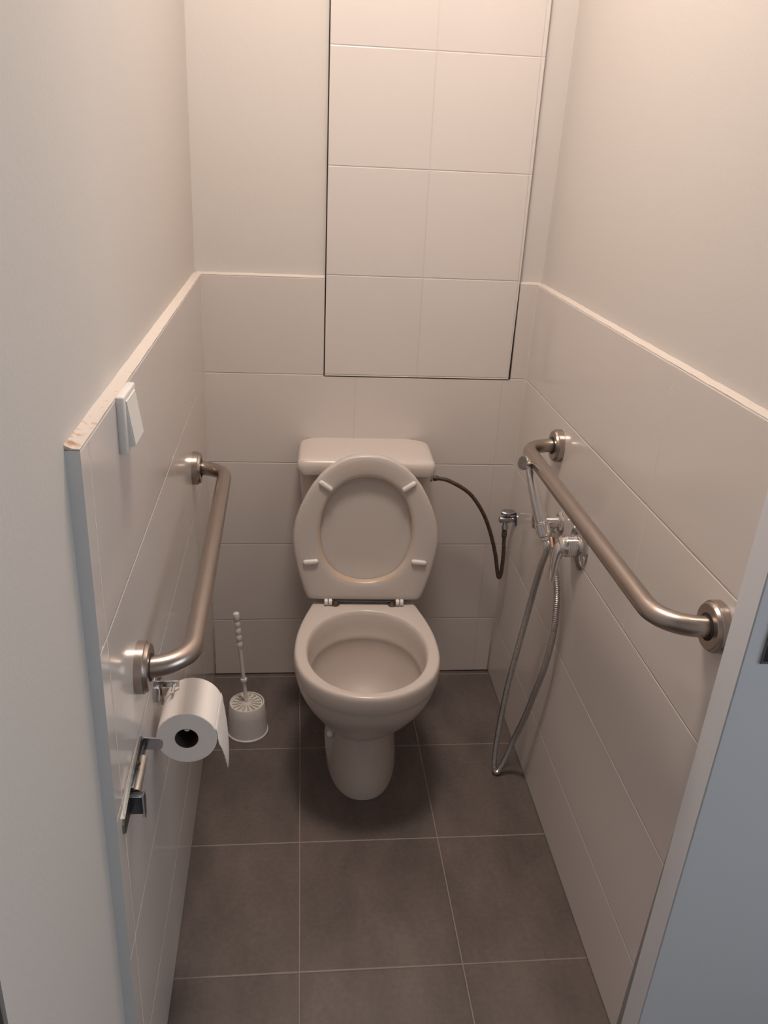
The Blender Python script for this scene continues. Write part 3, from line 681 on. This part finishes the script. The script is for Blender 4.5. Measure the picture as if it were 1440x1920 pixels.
# hallway behind the camera: plain end wall, and a side wall with an unseen window placed to light the left plaster
HW = -3.45
bm = bm_new(); box(bm, -1.4, 2.4, HW-0.12, HW, 0, CEIL); structure(obj('wall_hallway', bm, M['plaster']))
SX, wy0, wy1, wz0, wz1 = 2.28, -3.15, -1.75, 0.70, 1.75
bm = bm_new()
box(bm, SX, SX+0.12, HW, wy0, 0, CEIL); box(bm, SX, SX+0.12, wy1, -1.19, 0, CEIL); box(bm, SX, SX+0.12, wy0, wy1, 0, wz0); box(bm, SX, SX+0.12, wy0, wy1, wz1, CEIL)
structure(obj('wall_window', bm, M['plaster']))
sky = bpy.data.materials.new('daylit_glass'); sky.use_nodes = True
g = sky.node_tree.nodes['Principled BSDF']; g.inputs['Base Color'].default_value = (0.5, 0.5, 0.5, 1); g.inputs['Roughness'].default_value = 0.1
g.inputs['Emission Color'].default_value = (0.80, 0.91, 1.0, 1); g.inputs['Emission Strength'].default_value = 3.9
bm = bm_new(); box(bm, SX+0.06, SX+0.07, wy0, wy1, wz0, wz1); win = structure(obj('window_1', bm, sky))
bm = bm_new()
for a, c, d, e in ((wy0, wy0+0.05, wz0, wz1), (wy1-0.05, wy1, wz0, wz1), (wy0+0.05, wy1-0.05, wz0, wz0+0.05), (wy0+0.05, wy1-0.05, wz1-0.05, wz1), ((wy0+wy1)/2-0.03, (wy0+wy1)/2+0.03, wz0+0.05, wz1-0.05)):
    box(bm, SX+0.015, SX+0.055, a, c, d, e, 0.003)
obj('window_frame', bm, M['white'], win)

# daylight from the hallway behind the camera
w = bpy.data.worlds.new('daylight'); bpy.context.scene.world = w; w.use_nodes = True
bg = w.node_tree.nodes['Background']; bg.inputs[0].default_value = (0.91, 0.94, 1.0, 1); bg.inputs[1].default_value = 0.34

# ------------------------------------------------------------------ camera
cx, cy, cz, p, yaw, roll, fpx = 0.253, -2.1913, 1.4907, 0.4046, 0.111, 0.0484, 1564.2306
f = Vector((math.sin(yaw)*math.cos(p), math.cos(yaw)*math.cos(p), -math.sin(p)))
r = Vector((math.cos(yaw), -math.sin(yaw), 0)); u = r.cross(f)
r2 = r*math.cos(roll)+u*math.sin(roll); u2 = -r*math.sin(roll)+u*math.cos(roll)
cam = bpy.data.cameras.new('camera'); co = bpy.data.objects.new('camera', cam); C.objects.link(co)
m = Matrix((r2, u2, -f)).transposed().to_4x4(); m.translation = (cx, cy, cz); co.matrix_world = m
cam.sensor_fit = 'VERTICAL'; cam.sensor_height = 24; cam.lens = fpx*24/1920; cam.clip_start = 0.02
sc = bpy.context.scene; sc.camera = co
sc.view_settings.view_transform = 'Standard'; sc.view_settings.look = 'None'
sc.view_settings.exposure = 0.0; sc.view_settings.gamma = 1.0; sc.view_settings.use_curve_mapping = False
sc.cycles.max_bounces = 10; sc.cycles.diffuse_bounces = 6; sc.cycles.glossy_bounces = 5
